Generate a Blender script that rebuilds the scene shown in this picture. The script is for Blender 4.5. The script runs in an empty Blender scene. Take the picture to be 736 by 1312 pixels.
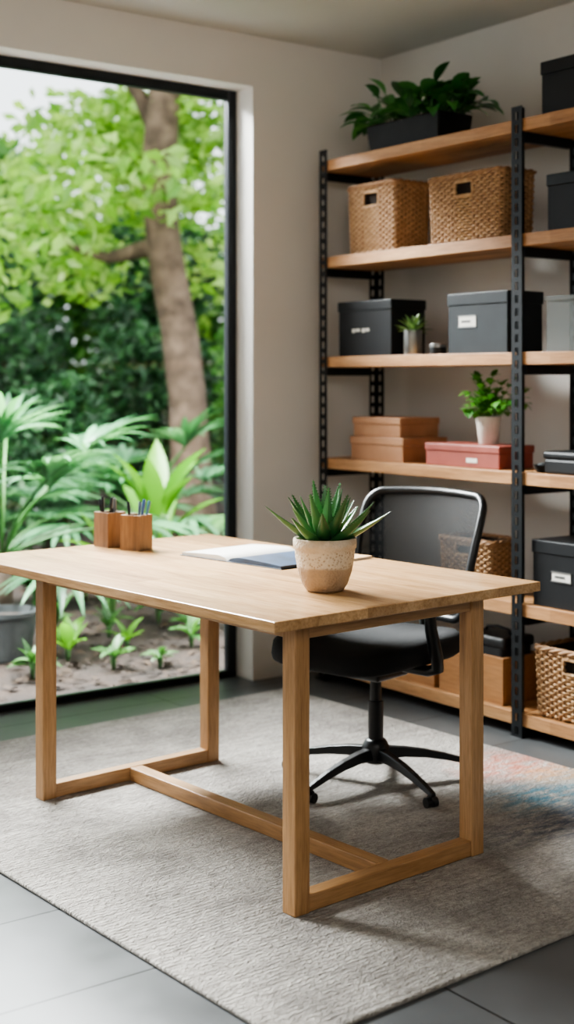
import bpy, math, random
import numpy as np
from mathutils import Vector, Matrix
random.seed(7)
COL = bpy.context.scene.collection
PI = math.pi
sin, cos = math.sin, math.cos

# ------------------------------------------------------------------ materials
def c(h, k=1.0):
    h = h.lstrip('#')
    out = []
    for i in (0, 2, 4):
        s = int(h[i:i+2], 16)/255
        out.append((s/12.92 if s <= .04045 else ((s+.055)/1.055)**2.4)*k)
    return (*out, 1)

class NT:
    def __init__(s, name):
        s.m = bpy.data.materials.new(name); s.m.use_nodes = True
        s.t = s.m.node_tree; s.t.nodes.clear()
        s.out = s.n('ShaderNodeOutputMaterial')
    def n(s, typ, **kw):
        nd = s.t.nodes.new(typ)
        for k, v in kw.items():
            if k in nd.inputs: nd.inputs[k].default_value = v
            else: setattr(nd, k, v)
        return nd
    def l(s, a, b): s.t.links.new(a, b)
    def ramp(s, fac, stops):
        r = s.n('ShaderNodeValToRGB')
        el = r.color_ramp.elements
        while len(el) < len(stops): el.new(.5)
        for e, (p, col) in zip(el, stops): e.position = p; e.color = col
        s.l(fac, r.inputs['Fac']); return r.outputs['Color']
    def mix(s, fac, a, b, blend='MIX'):
        m = s.n('ShaderNodeMix'); m.data_type = 'RGBA'; m.blend_type = blend
        for inp, v in ((m.inputs[0], fac), (m.inputs[6], a), (m.inputs[7], b)):
            if hasattr(v, 'links') or hasattr(v, 'is_linked'): s.l(v, inp)
            else: inp.default_value = v
        return m.outputs[2]
    def math(s, op, a, b=None, clamp=False):
        m = s.n('ShaderNodeMath'); m.operation = op; m.use_clamp = clamp
        for i, v in enumerate((a, b)):
            if v is None: continue
            if hasattr(v, 'is_linked'): s.l(v, m.inputs[i])
            else: m.inputs[i].default_value = v
        return m.outputs[0]
    def coords(s, scale=(1,1,1), loc=(0,0,0)):
        tc = s.n('ShaderNodeTexCoord'); mp = s.n('ShaderNodeMapping')
        mp.inputs['Scale'].default_value = scale; mp.inputs['Location'].default_value = loc
        s.l(tc.outputs['Object'], mp.inputs['Vector']); return mp.outputs['Vector']
    def noise(s, vec, scale, detail=4, rough=.5, dist=0):
        n = s.n('ShaderNodeTexNoise'); n.inputs['Scale'].default_value = scale
        n.inputs['Detail'].default_value = detail; n.inputs['Roughness'].default_value = rough
        n.inputs['Distortion'].default_value = dist
        s.l(vec, n.inputs['Vector']); return n.outputs['Fac']
    def bump(s, h, strength, dist=.01):
        b = s.n('ShaderNodeBump'); b.inputs['Strength'].default_value = strength
        b.inputs['Distance'].default_value = dist; s.l(h, b.inputs['Height']); return b.outputs['Normal']
    def princ(s, color, rough=.5, metal=0, normal=None, **kw):
        p = s.n('ShaderNodeBsdfPrincipled')
        if hasattr(color, 'is_linked'): s.l(color, p.inputs['Base Color'])
        else: p.inputs['Base Color'].default_value = color
        if hasattr(rough, 'is_linked'): s.l(rough, p.inputs['Roughness'])
        else: p.inputs['Roughness'].default_value = rough
        p.inputs['Metallic'].default_value = metal
        for k, v in kw.items(): p.inputs[k].default_value = v
        if normal is not None: s.l(normal, p.inputs['Normal'])
        s.l(p.outputs[0], s.out.inputs[0]); return p

def pmat(name, a, b=None, rough=.5, metal=0, scale=12, bump=0, bscale=80, spec=.5):
    t = NT(name); b = b or a
    v = t.coords()
    col = t.ramp(t.noise(v, scale, 4), [(.3, c(a)), (.7, c(b))])
    nrm = t.bump(t.noise(v, bscale, 3), bump, .004) if bump else None
    p = t.princ(col, rough, metal, nrm); p.inputs['Specular IOR Level'].default_value = spec
    return t.m

def wood(name, a, b, d, axis='y', staves=0, rough=.42, k=1.0):
    t = NT(name)
    sc = {'x': (1.1, 15, 15), 'y': (15, 1.1, 15), 'z': (15, 15, 1.1)}[axis]
    v = t.coords(sc)
    n1 = t.noise(v, 1.3*k, 6, .6, .8)
    n2 = t.noise(t.coords(tuple(s*5 for s in sc)), 2.2, 3, .6)
    col = t.ramp(n1, [(.25, c(d)), (.45, c(a)), (.75, c(b))])
    col = t.mix(.6, col, t.ramp(n2, [(.3, (.55,.49,.43,1)), (.6, (1,1,1,1))]), 'MULTIPLY')
    if staves:
        tc = t.n('ShaderNodeTexCoord'); sp = t.n('ShaderNodeSeparateXYZ'); t.l(tc.outputs['Object'], sp.inputs[0])
        row = t.math('FLOOR', t.math('MULTIPLY', sp.outputs[0 if axis == 'y' else 1], staves))
        off = t.math('MULTIPLY', row, .37)
        seg = t.math('FLOOR', t.math('MULTIPLY', t.math('ADD', sp.outputs[1 if axis == 'y' else 0], off), 1.4))
        wn = t.n('ShaderNodeTexWhiteNoise'); wn.noise_dimensions = '2D'
        cb = t.n('ShaderNodeCombineXYZ'); t.l(row, cb.inputs[0]); t.l(seg, cb.inputs[1]); t.l(cb.outputs[0], wn.inputs['Vector'])
        col = t.mix(1.0, col, t.ramp(wn.outputs['Value'], [(0, (.70,.63,.56,1)), (.5, (.93,.90,.87,1)), (1, (1.12,1.1,1.08,1))]), 'MULTIPLY')
    t.princ(col, rough, 0, t.bump(n2, .12, .002)); return t.m

def leafmat(name, stops, trans=.45, rough=.45):
    t = NT(name)
    g = t.n('ShaderNodeNewGeometry')
    n = len(stops)
    col = t.ramp(g.outputs['Random Per Island'], [(i/(n-1), c(h)) for i, h in enumerate(stops)])
    p = t.n('ShaderNodeBsdfPrincipled'); t.l(col, p.inputs['Base Color']); p.inputs['Roughness'].default_value = rough
    tr = t.n('ShaderNodeBsdfTranslucent'); t.l(t.mix(1.0, col, (1.15, 1.15, .75, 1), 'MULTIPLY'), tr.inputs['Color'])
    ms = t.n('ShaderNodeMixShader'); ms.inputs[0].default_value = trans
    t.l(p.outputs[0], ms.inputs[1]); t.l(tr.outputs[0], ms.inputs[2]); t.l(ms.outputs[0], t.out.inputs[0])
    return t.m

# ------------------------------------------------------------------ mesh helpers
class MB:
    def __init__(s): s.v = []; s.f = []
    def add(s, v, f):
        o = len(s.v); s.v += [tuple(p) for p in v]; s.f += [tuple(i+o for i in q) for q in f]; return s
    def box(s, x0, x1, y0, y1, z0, z1):
        v = [(x0,y0,z0),(x1,y0,z0),(x1,y1,z0),(x0,y1,z0),(x0,y0,z1),(x1,y0,z1),(x1,y1,z1),(x0,y1,z1)]
        return s.add(v, [(3,2,1,0),(4,5,6,7),(0,1,5,4),(1,2,6,5),(2,3,7,6),(3,0,4,7)])
    def tbox(s, w0, d0, w1, d1, z0, z1):   # tapered box centred on z
        v = [(-d0/2,-w0/2,z0),(d0/2,-w0/2,z0),(d0/2,w0/2,z0),(-d0/2,w0/2,z0),(-d1/2,-w1/2,z1),(d1/2,-w1/2,z1),(d1/2,w1/2,z1),(-d1/2,w1/2,z1)]
        return s.add(v, [(3,2,1,0),(4,5,6,7),(0,1,5,4),(1,2,6,5),(2,3,7,6),(3,0,4,7)])
    def tube(s, pts, r, n=8, closed=False):
        pts = [Vector(p) for p in pts]; m = len(pts)
        rr = r if isinstance(r, (list, tuple)) else [r]*m
        o = len(s.v); prev = None
        for i, p in enumerate(pts):
            if closed: d = pts[(i+1) % m]-pts[i-1]
            else: d = pts[min(i+1, m-1)]-pts[max(i-1, 0)]
            d.normalize()
            if prev is None:
                a = Vector((0,0,1)) if abs(d.z) < .9 else Vector((1,0,0))
                u = d.cross(a).normalized()
            else:
                u = (prev-d*prev.dot(d)).normalized()
            prev = u; w = d.cross(u)
            for k in range(n):
                q = p+(u*cos(2*PI*k/n)+w*sin(2*PI*k/n))*rr[i]; s.v.append(tuple(q))
        for i in range(m if closed else m-1):
            for k in range(n):
                a = o+i*n+k; b = o+i*n+(k+1) % n; e = o+((i+1) % m)*n+(k+1) % n; g = o+((i+1) % m)*n+k
                s.f.append((a, b, e, g))
        if not closed:
            s.f.append(tuple(o+k for k in reversed(range(n)))); s.f.append(tuple(o+(m-1)*n+k for k in range(n)))
        return s
    def lathe(s, prof, n=40, ctr=(0,0,0)):
        o = len(s.v); m = len(prof)
        for r, z in prof:
            for k in range(n):
                s.v.append((ctr[0]+r*cos(2*PI*k/n), ctr[1]+r*sin(2*PI*k/n), ctr[2]+z))
        for i in range(m-1):
            for k in range(n):
                s.f.append((o+i*n+k, o+i*n+(k+1) % n, o+(i+1)*n+(k+1) % n, o+(i+1)*n+k))
        if prof[0][0] > 1e-4: s.f.append(tuple(o+k for k in reversed(range(n))))
        if prof[-1][0] > 1e-4: s.f.append(tuple(o+(m-1)*n+k for k in range(n)))
        return s
    def blade(s, p, az, el, L, W, droop, n=6, fold=.25, peak=.4, roll=0, w0=.12):
        pos = Vector(p); vs = []
        for i in range(n+1):
            t = i/n; e = el-droop*t
            d = Vector((cos(az)*cos(e), sin(az)*cos(e), sin(e)))
            sd = Vector((-sin(az), cos(az), 0)); up = d.cross(sd)
            if roll: sd, up = sd*cos(roll)+up*sin(roll), up*cos(roll)-sd*sin(roll)
            pr = (w0+(1-w0)*sin(PI/2*t/peak)) if t < peak else max(.02, cos(PI/2*(t-peak)/(1-peak)))**.9
            w = W*.5*pr
            vs += [pos+sd*w+up*w*fold, pos.copy(), pos-sd*w+up*w*fold]
            pos = pos+d*(L/n)
        fs = []
        for i in range(n):
            a = i*3; fs += [(a, a+1, a+4, a+3), (a+1, a+2, a+5, a+4)]
        return s.add(vs, fs)
    def fleshy(s, p, az, el, L, W, T, droop, n=10, teeth=True):
        pos = Vector(p); vs = []; ed = []
        for i in range(n+1):
            t = i/n; e = el-droop*t
            d = Vector((cos(az)*cos(e), sin(az)*cos(e), sin(e)))
            sd = Vector((-sin(az), cos(az), 0)); up = d.cross(sd)
            k = max(.03, (1-t**1.6))*(.80+.20*min(1, t*4)); w = W*.5*k; th = T*k
            vs += [pos+sd*w+up*th*.22, pos+sd*w*.5-up*th*.02, pos-up*th*.1, pos-sd*w*.5-up*th*.02, pos-sd*w+up*th*.22,
                   pos-sd*w*.62-up*th*.62, pos-up*th, pos+sd*w*.62-up*th*.62]
            ed.append((pos+sd*w+up*th*.22, pos-sd*w+up*th*.22, sd, d, w))
            pos = pos+d*(L/n)
        fs = []
        for i in range(n):
            for k in range(8): fs.append((i*8+k, i*8+(k+1) % 8, (i+1)*8+(k+1) % 8, (i+1)*8+k))
        fs.append(tuple(n*8+k for k in range(8)))
        if teeth:
            for i in range(1, n):
                for j in (0, .5):
                    for q, sg in ((0, 1), (1, -1)):
                        b = ed[i][q].lerp(ed[min(n, i+1)][q], j); sd, d = ed[i][2]*sg, ed[i][3]
                        o = len(vs)
                        vs += [b-d*.003-sd*.001, b+d*.003-sd*.001, b+sd*.005+d*.002, b+Vector((0,0,.0015))]
                        fs += [(o,o+1,o+2),(o,o+2,o+3),(o+1,o+3,o+2),(i*8+(0 if q == 0 else 4), o, o+1)]
        return s.add(vs, fs)
    def build(s, name, mat, parent=None, bevel=0, smooth=False, sub=0, seg=2, solid=0):
        me = bpy.data.meshes.new(name); me.from_pydata(s.v, [], s.f); me.update()
        o = bpy.data.objects.new(name, me); COL.objects.link(o)
        me.materials.append(mat)
        if smooth:
            me.polygons.foreach_set('use_smooth', [True]*len(me.polygons))
            if smooth is not True: me.set_sharp_from_angle(angle=smooth)
        if solid:
            m = o.modifiers.new('solid', 'SOLIDIFY'); m.thickness = solid; m.offset = 0
        if bevel:
            m = o.modifiers.new('bevel', 'BEVEL'); m.width = bevel; m.segments = seg; m.limit_method = 'ANGLE'
        if sub:
            m = o.modifiers.new('sub', 'SUBSURF'); m.levels = sub; m.render_levels = sub
        if parent: o.parent = parent
        return o

def thing(name, label, cat, loc=(0,0,0), rz=0, group=None):
    o = bpy.data.objects.new(name, None); COL.objects.link(o); o.empty_display_size = .05
    o.location = loc; o.rotation_euler = (0,0,rz); o['label'] = label; o['category'] = cat
    if group: o['group'] = group
    return o
def tag(o, label, cat, group=None, kind=None):
    o['label'] = label; o['category'] = cat
    if group: o['group'] = group
    if kind: o['kind'] = kind
    return o
def struct(o, label, cat):
    return tag(o, label, cat, kind='structure')

def leafcloud(blobs, n, size, seed, asp=.5, shell=.55):
    rg = np.random.default_rng(seed)
    vol = np.array([b[3]*b[4]*b[5] for b in blobs]); idx = rg.choice(len(blobs), n, p=vol/vol.sum())
    B = np.array(blobs)[idx]
    d = rg.normal(size=(n, 3)); d /= np.linalg.norm(d, axis=1)[:, None]
    r = shell+(1-shell)*rg.random(n)**.7
    r = np.where(rg.random(n) < .25, rg.random(n), r)
    ctr = B[:, :3]+d*r[:, None]*B[:, 3:6]
    a = rg.normal(size=(n, 3)); a[:, 2] = a[:, 2]*.6-.35; a /= np.linalg.norm(a, axis=1)[:, None]
    t = rg.normal(size=(n, 3)); s = np.cross(a, t); s /= np.linalg.norm(s, axis=1)[:, None]
    u = np.cross(s, a)
    L = size*(.6+.8*rg.random(n))[:, None]; W = L*asp
    p0 = ctr-a*L*.5; p2 = ctr+a*L*.5; pl = ctr+s*W*.5+u*W*.12-a*L*.08; pr = ctr-s*W*.5+u*W*.12-a*L*.08
    V = np.stack([p0, pl, p2, pr], 1).reshape(-1, 3)
    mb = MB(); mb.v = [tuple(x) for x in V.tolist()]
    mb.f = [q for i in range(n) for q in ((4*i, 4*i+1, 4*i+2), (4*i, 4*i+2, 4*i+3))]
    return mb

# ------------------------------------------------------------------ material library
mt = {}
mt['oak_y'] = wood('oak_top', '#ba9468', '#cdaa80', '#96724b', 'y', staves=9.5, rough=.27)
mt['oak_z'] = wood('oak_leg', '#ae8458', '#c29a70', '#886440', 'z')
mt['oak_x'] = wood('oak_rail_x', '#ae8458', '#c29a70', '#886440', 'x')
mt['oak_l'] = wood('oak_rail_y', '#ae8458', '#c29a70', '#886440', 'y')
mt['pine'] = wood('pine_shelf', '#b98a5c', '#cea374', '#94683a', 'y', staves=10, rough=.5)
mt['cupwood'] = wood('cup_wood', '#866344', '#9a7755', '#664a31', 'z', k=1.5)
mt['crate'] = wood('crate_wood', '#a17145', '#b5875b', '#815834', 'y')
mt['carton'] = pmat('tan_card', '#9a6c4a', '#aa7d5a', .6, bump=.1)
mt['redbox'] = pmat('red_card', '#874238', '#964f42', .5, bump=.05)
mt['wicker'] = pmat('wicker', '#a67f55', '#c8a276', .55, scale=40, bump=.5, bscale=220)
mt['wickerd'] = pmat('wicker_stake', '#876243', '#a57f57', .6, scale=40)
mt['inner_shade'] = pmat('painted_inside_shade', '#1d130b', '#2a1c11', .9)  # dark brown that paints shade into basket and pen cup insides
mt['black'] = pmat('black_card', '#0b0c0e', '#121416', .5, bump=.1, bscale=200, spec=.35)
mt['blackl'] = pmat('black_lid', '#0e0f11', '#141719', .5, bump=.1, bscale=200, spec=.35)
mt['char'] = pmat('charcoal_card', '#171c1f', '#1f2528', .5, bump=.1, bscale=200, spec=.35)
mt['steel'] = pmat('black_steel', '#0e1113', '#161a1d', .42, .3, scale=30)
mt['chrome'] = pmat('metal', '#8a8a88', '#a5a5a2', .35, .9)
mt['white'] = pmat('label_paper', '#d8d4c8', '#e6e2d8', .7)
mt['ink'] = pmat('label_ink', '#4a4a48', '#3a3a38', .7)
mt['plastic'] = pmat('black_plastic', '#0f1011', '#161719', .38)
mt['fabric'] = pmat('seat_fabric', '#0c0d0e', '#151618', .85, scale=200, bump=.4, bscale=700)
mt['soil'] = pmat('soil', '#2c2018', '#463426', .95, scale=60, bump=.8, bscale=120)
mt['page'] = pmat('page', '#bdbab4', '#d2cfc8', .7, scale=6)
mt['navy'] = pmat('navy_page', '#16263c', '#2b4866', .4, scale=14)
mt['cover'] = pmat('notebook_cover', '#20262e', '#2a3038', .5)
mt['tanpad'] = pmat('tan_cover', '#b8925f', '#c6a070', .6)
mt['whitepot'] = pmat('white_ceramic', '#cfc8bd', '#ded8ce', .35)
mt['planter'] = pmat('black_planter', '#090a0a', '#111312', .55, spec=.3)
mt['greypot'] = pmat('grey_concrete', '#35393b', '#474c4d', .8, bump=.3)
mt['aloe'] = leafmat('aloe_leaf', ['#2d5f35', '#437a44', '#5a9056', '#366a39'], .06, .32)
mt['dkleaf'] = leafmat('dark_leaf', ['#28562a', '#387236', '#4a8842', '#2e5e2e'], .2, .35)
mt['ltleaf'] = leafmat('herb_leaf', ['#3d7a2c', '#5a9a3c', '#7ab552'], .3)
mt['greyleaf'] = leafmat('agave_leaf', ['#4a6a3c', '#6f8c55', '#587a48'], .15)
mt['bark'] = pmat('bark', '#45372c', '#7a6656', .9, scale=7, bump=.9, bscale=26)
mt['bark2'] = pmat('dark_bark', '#3a2f26', '#57493c', .9, scale=9, bump=.9, bscale=26)
mt['bright'] = leafmat('bright_leaf', ['#6c9f32', '#92c24c', '#b2d476', '#598d34', '#cae294'], .5)
mt['mid'] = leafmat('mid_leaf', ['#356a29', '#4d8539', '#6d9e50', '#3f7532'], .45)
mt['deep'] = leafmat('deep_leaf', ['#173820', '#24482a', '#35623a', '#4c7849'], .35)
mt['palm'] = leafmat('palm_leaf', ['#2f5c3a', '#477c51', '#689e72', '#264c2f'], .3, .35)
mt['palm2'] = leafmat('palm_leaf_b', ['#32622f', '#4a7a3f', '#669556', '#285028'], .35, .4)
mt['banana'] = leafmat('broad_leaf', ['#4c8022', '#62982f', '#3f701f'], .45, .4)
mt['ground_leaf'] = leafmat('ground_leaf', ['#264a22', '#3a662f', '#4f7a3c'], .3, .45)
mt['litter'] = leafmat('dry_leaf', ['#1e1610', '#2e2219', '#40301f', '#18120c'], .05, .9)

def m_wall(name, a, b):
    t = NT(name); v = t.coords()
    col = t.ramp(t.noise(v, 1.6, 4), [(.3, c(a)), (.7, c(b))])
    t.princ(col, .85, 0, t.bump(t.noise(v, 160, 2), .05, .002)); return t.m
mt['wall'] = m_wall('plaster_wall', '#d9d6d0', '#dfdcd6')
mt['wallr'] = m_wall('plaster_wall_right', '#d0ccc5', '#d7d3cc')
mt['ceil'] = m_wall('ceiling_paint', '#c0c1bb', '#c6c7c1')
mt['frame'] = pmat('window_frame_black', '#111519', '#191e23', .35, .3)

def m_floor():
    t = NT('grey_tile')
    v = t.coords(loc=(-2.067, -2.688, 0))
    b = t.n('ShaderNodeTexBrick'); b.offset = 0; b.squash = 1
    for k, val in (('Scale', 1), ('Brick Width', .9), ('Row Height', .445), ('Mortar Size', .004), ('Mortar Smooth', .2), ('Bias', 0)):
        b.inputs[k].default_value = val
    b.inputs['Color1'].default_value = c('#525455'); b.inputs['Color2'].default_value = c('#5b5d5e'); b.inputs['Mortar'].default_value = c('#222323')
    t.l(v, b.inputs['Vector'])
    n = t.noise(v, 5, 6, .6)
    col = t.mix(.6, b.outputs['Color'], t.ramp(n, [(.3, (.6,.6,.6,1)), (.7, (1.1,1.1,1.1,1))]), 'MULTIPLY')
    h = t.math('SUBTRACT', t.math('MULTIPLY', n, .15), b.outputs['Fac'])
    p = t.princ(col, t.math('ADD', t.math('MULTIPLY', n, .3), .24), 0, t.bump(h, .3, .004)); p.inputs['Specular IOR Level'].default_value = .35
    return t.m
mt['floor'] = m_floor()

def m_rug():
    t = NT('woven_rug'); v = t.coords()
    big = t.noise(v, 2.6, 7, .7, .6); fine = t.noise(t.coords((26, 60, 1)), 2.0, 4, .7); st = t.noise(t.coords((3.0, 26, 1)), 2, 5, .65, .5)
    knot = t.n('ShaderNodeTexVoronoi'); knot.inputs['Scale'].default_value = 1; t.l(t.coords((45, 80, 1)), knot.inputs['Vector'])
    kn = knot.outputs['Distance']
    wv = t.n('ShaderNodeTexWave'); wv.wave_type = 'BANDS'; wv.bands_direction = 'Y'
    for k, val in (('Scale', 20), ('Distortion', 7), ('Detail', 3), ('Detail Scale', 4)): wv.inputs[k].default_value = val
    t.l(v, wv.inputs['Vector']); ribs = wv.outputs['Fac']
    col = t.ramp(big, [(.30, c('#8f8a85')), (.43, c('#b0aaa3')), (.55, c('#c6c0b8')), (.72, c('#dbd6cd'))])
    col = t.mix(.65, col, t.ramp(fine, [(.3, (.52,.51,.50,1)), (.65, (1.1,1.1,1.1,1))]), 'MULTIPLY')
    col = t.mix(.6, col, t.ramp(st, [(.35, (.60,.59,.58,1)), (.6, (1.06,1.06,1.06,1))]), 'MULTIPLY')
    col = t.mix(.4, col, t.ramp(kn, [(.0, (1.05,1.05,1.05,1)), (.8, (.5,.49,.48,1))]), 'MULTIPLY')
    col = t.mix(.12, col, t.ramp(ribs, [(.0, (.5,.49,.48,1)), (.55, (1.05,1.05,1.05,1))]), 'MULTIPLY')
    tc = t.n('ShaderNodeTexCoord'); sp = t.n('ShaderNodeSeparateXYZ'); t.l(tc.outputs['Object'], sp.inputs[0])
    u, w = sp.outputs[0], sp.outputs[1]
    def blob(cu, cw, ru, rw):
        a = t.math('DIVIDE', t.math('SUBTRACT', u, cu), ru); b = t.math('DIVIDE', t.math('SUBTRACT', w, cw), rw)
        d = t.math('ADD', t.math('MULTIPLY', a, a), t.math('MULTIPLY', b, b))
        return t.math('SUBTRACT', 1, d, clamp=True)
    pat = t.noise(t.coords((4, 14, 1)), 3.0, 7, .75, .6)
    def rv(fac, lo):
        r = t.n('ShaderNodeMapRange'); r.inputs['From Min'].default_value = lo; r.inputs['From Max'].default_value = lo+.16
        t.l(fac, r.inputs['Value']); return r.outputs[0]
    def lay(col, m, hexc, lo, k):
        return t.mix(t.math('MULTIPLY', t.math('MULTIPLY', m, k), rv(pat, lo)), col, c(hexc))
    col = lay(col, blob(1.85, 1.05, .27, .22), '#b56a54', .40, .95)
    col = lay(col, blob(1.72, .74, .34, .20), '#42788a', .41, .95)
    col = lay(col, blob(1.52, .54, .36, .16), '#475062', .41, .85)
    col = lay(col, blob(1.90, .88, .20, .12), '#bd8f5c', .42, .85)
    hh = t.math('ADD', t.math('ADD', t.math('ADD', fine, t.math('MULTIPLY', st, .9)), t.math('MULTIPLY', kn, -.7)), t.math('MULTIPLY', ribs, .35))
    t.princ(col, .95, 0, t.bump(hh, 1.0, .009)); return t.m
mt['rug'] = m_rug()

def m_meshfab():
    t = NT('mesh_fabric')
    p = t.n('ShaderNodeBsdfPrincipled'); p.inputs['Base Color'].default_value = c('#0f1214'); p.inputs['Roughness'].default_value = .7
    p.inputs['Specular IOR Level'].default_value = .2
    tr = t.n('ShaderNodeBsdfTransparent'); v = t.coords()
    ck = t.n('ShaderNodeTexChecker'); ck.inputs['Scale'].default_value = 420; t.l(v, ck.inputs['Vector'])
    ms = t.n('ShaderNodeMixShader'); t.l(t.math('ADD', t.math('MULTIPLY', ck.outputs['Fac'], .45), .05), ms.inputs[0])
    t.l(p.outputs[0], ms.inputs[1]); t.l(tr.outputs[0], ms.inputs[2]); t.l(ms.outputs[0], t.out.inputs[0]); return t.m
mt['meshfab'] = m_meshfab()

def m_glass():
    t = NT('window_glass')
    tr = t.n('ShaderNodeBsdfTransparent'); tr.inputs[0].default_value = (.97,.985,.98,1)
    gl = t.n('ShaderNodeBsdfGlossy'); gl.inputs['Roughness'].default_value = .02
    fr = t.n('ShaderNodeFresnel'); fr.inputs[0].default_value = 1.25
    ms = t.n('ShaderNodeMixShader'); t.l(fr.outputs[0], ms.inputs[0]); t.l(tr.outputs[0], ms.inputs[1]); t.l(gl.outputs[0], ms.inputs[2])
    t.l(ms.outputs[0], t.out.inputs[0]); return t.m
mt['glass'] = m_glass()

def m_clear():
    t = NT('frosted_plastic')
    p = t.n('ShaderNodeBsdfPrincipled'); p.inputs['Base Color'].default_value = c('#7d8482'); p.inputs['Roughness'].default_value = .25
    tr = t.n('ShaderNodeBsdfTransparent'); ms = t.n('ShaderNodeMixShader'); ms.inputs[0].default_value = .5
    t.l(p.outputs[0], ms.inputs[1]); t.l(tr.outputs[0], ms.inputs[2]); t.l(ms.outputs[0], t.out.inputs[0]); return t.m
mt['clear'] = m_clear()

def m_pot():
    t = NT('rough_stoneware'); v = t.coords()
    tc = t.n('ShaderNodeTexCoord'); sp = t.n('ShaderNodeSeparateXYZ'); t.l(tc.outputs['Object'], sp.inputs[0])
    vo = t.n('ShaderNodeTexVoronoi'); vo.inputs['Scale'].default_value = 130; t.l(v, vo.inputs['Vector'])
    wv = t.noise(v, 60, 4, .7)
    def step(a, b):
        mr = t.n('ShaderNodeMapRange'); mr.inputs['From Min'].default_value = a; mr.inputs['From Max'].default_value = b
        t.l(t.math('ADD', sp.outputs[2], t.math('MULTIPLY', t.math('SUBTRACT', t.noise(v, 22, 3), .5), .02)), mr.inputs['Value']); return mr.outputs[0]
    body = t.ramp(t.noise(v, 14, 5), [(.3, c('#9f876d')), (.7, c('#b59e85'))])
    pt = t.math('ADD', t.math('MULTIPLY', vo.outputs['Distance'], .7), t.math('MULTIPLY', wv, .8))
    speck = t.ramp(pt, [(.4, c('#957c62')), (.75, c('#d2c5b1'))])
    plain = t.ramp(t.noise(v, 30, 4), [(.3, c('#bda98f')), (.7, c('#d0c0ab'))])
    col = t.mix(step(.066, .074), body, speck)
    col = t.mix(step(.112, .118), col, plain)
    t.princ(col, .75, 0, t.bump(pt, .6, .006)); return t.m
mt['pot'] = m_pot()

def m_ground():
    t = NT('garden_soil'); v = t.coords()
    n = t.noise(v, 5, 7, .7)
    col = t.ramp(n, [(.3, c('#17110c')), (.5, c('#281d15')), (.68, c('#38291d')), (.8, c('#263416'))])
    t.princ(col, .95, 0, t.bump(t.noise(v, 30, 5), .8, .03)); return t.m
mt['ground'] = m_ground()

# ------------------------------------------------------------------ room
XS, YW, CZ = 4.24, 5.0, 2.93
WX0, WX1, WZ = -.2, 3.48, 2.70
struct(MB().box(-1.4, 4.36, -1.2, 5.24, -.1, 0).build('floor', mt['floor']), 'dark grey rectangular tile floor under the rug', 'floor')
struct(MB().box(-1.4, 4.36, -1.2, 5.24, CZ, CZ+.12).build('ceiling', mt['ceil']), 'plain pale painted ceiling over the room', 'ceiling')
w = MB().box(WX1, XS, YW, YW+.22, 0, CZ).box(WX0, WX1, YW, YW+.22, WZ, CZ).box(-1.3, WX0, YW, YW+.22, 0, CZ)
struct(w.build('wall_back', mt['wall']), 'off-white plaster wall around the large window', 'wall')
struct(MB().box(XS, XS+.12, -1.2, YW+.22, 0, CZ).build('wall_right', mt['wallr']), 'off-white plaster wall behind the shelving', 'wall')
struct(MB().box(-1.4, -1.3, -1.2, YW+.22, 0, CZ).build('wall_left', mt['wall']), 'plain plaster wall at the left of the room', 'wall')
struct(MB().box(-1.3, XS, -1.2, -1.1, 0, CZ).build('wall_front', mt['wall']), 'plain plaster wall behind the viewer', 'wall')
fy0, fy1 = YW+.13, YW+.17
FRW = .045
fr = MB().box(WX1-FRW, WX1, fy0, fy1, 0, WZ).box(WX0, WX0+FRW, fy0, fy1, 0, WZ).box(WX0+FRW, WX1-FRW, fy0, fy1, WZ-FRW, WZ).box(WX0+FRW, WX1-FRW, fy0, fy1, 0, .03).box(1.45, 1.50, fy0, fy1, .03, WZ-FRW)
wf = struct(fr.build('window_1', mt['frame'], bevel=.004), 'floor to ceiling window with slim black frame facing the garden', 'window')
MB().box(WX0+FRW, 1.45, fy0+.018, fy0+.024, .03, WZ-FRW).build('window_pane', mt['glass'], wf)
MB().box(1.50, WX1-FRW, fy0+.018, fy0+.024, .03, WZ-FRW).build('window_pane', mt['glass'], wf)

# ------------------------------------------------------------------ rug
rg = MB().box(0, 2.0, 0, 2.47, 0, .012).build('rug', mt['rug'], bevel=.005)
rg.location = (1.62, 2.19, 0.0); rg.rotation_euler = (0,0,math.radians(3))
tag(rg, 'pale grey woven rug with faded colour patches under the desk', 'rug')

# ------------------------------------------------------------------ desk (origin at the near leg's near corner)
RT = .012
dk = thing('desk', 'light oak desk with trestle legs standing on the grey rug', 'desk', (2.010, 2.702, RT), math.radians(4.3))
LX, LY, LG, TZ = .715, 1.285, .05, .762
MB().box(-.105, .915, -.045, 1.57, TZ-.028, TZ).build('tabletop', mt['oak_y'], dk, bevel=.003)
for x in (0, LX-LG):
    for y in (0, LY-LG):
        MB().box(x, x+LG, y, y+LG, 0, TZ-.028).build('leg', mt['oak_z'], dk, bevel=.003)
for y in (.003, LY-LG+.003):
    MB().box(LG, LX-LG, y, y+LG-.006, 0.001, .046).build('foot_rail', mt['oak_x'], dk, bevel=.003)
    MB().box(LG, LX-LG, y+.004, y+LG-.01, TZ-.066, TZ-.028).build('apron', mt['oak_x'], dk, bevel=.002)
for x in (.012, LX-LG+.012):
    MB().box(x, x+.026, LG, LY-LG, TZ-.066, TZ-.028).build('apron', mt['oak_l'], dk, bevel=.002)
MB().box(LX/2-.024, LX/2+.024, LG, LY-LG, 0.001, .046).build('stretcher', mt['oak_l'], dk, bevel=.003)

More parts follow.
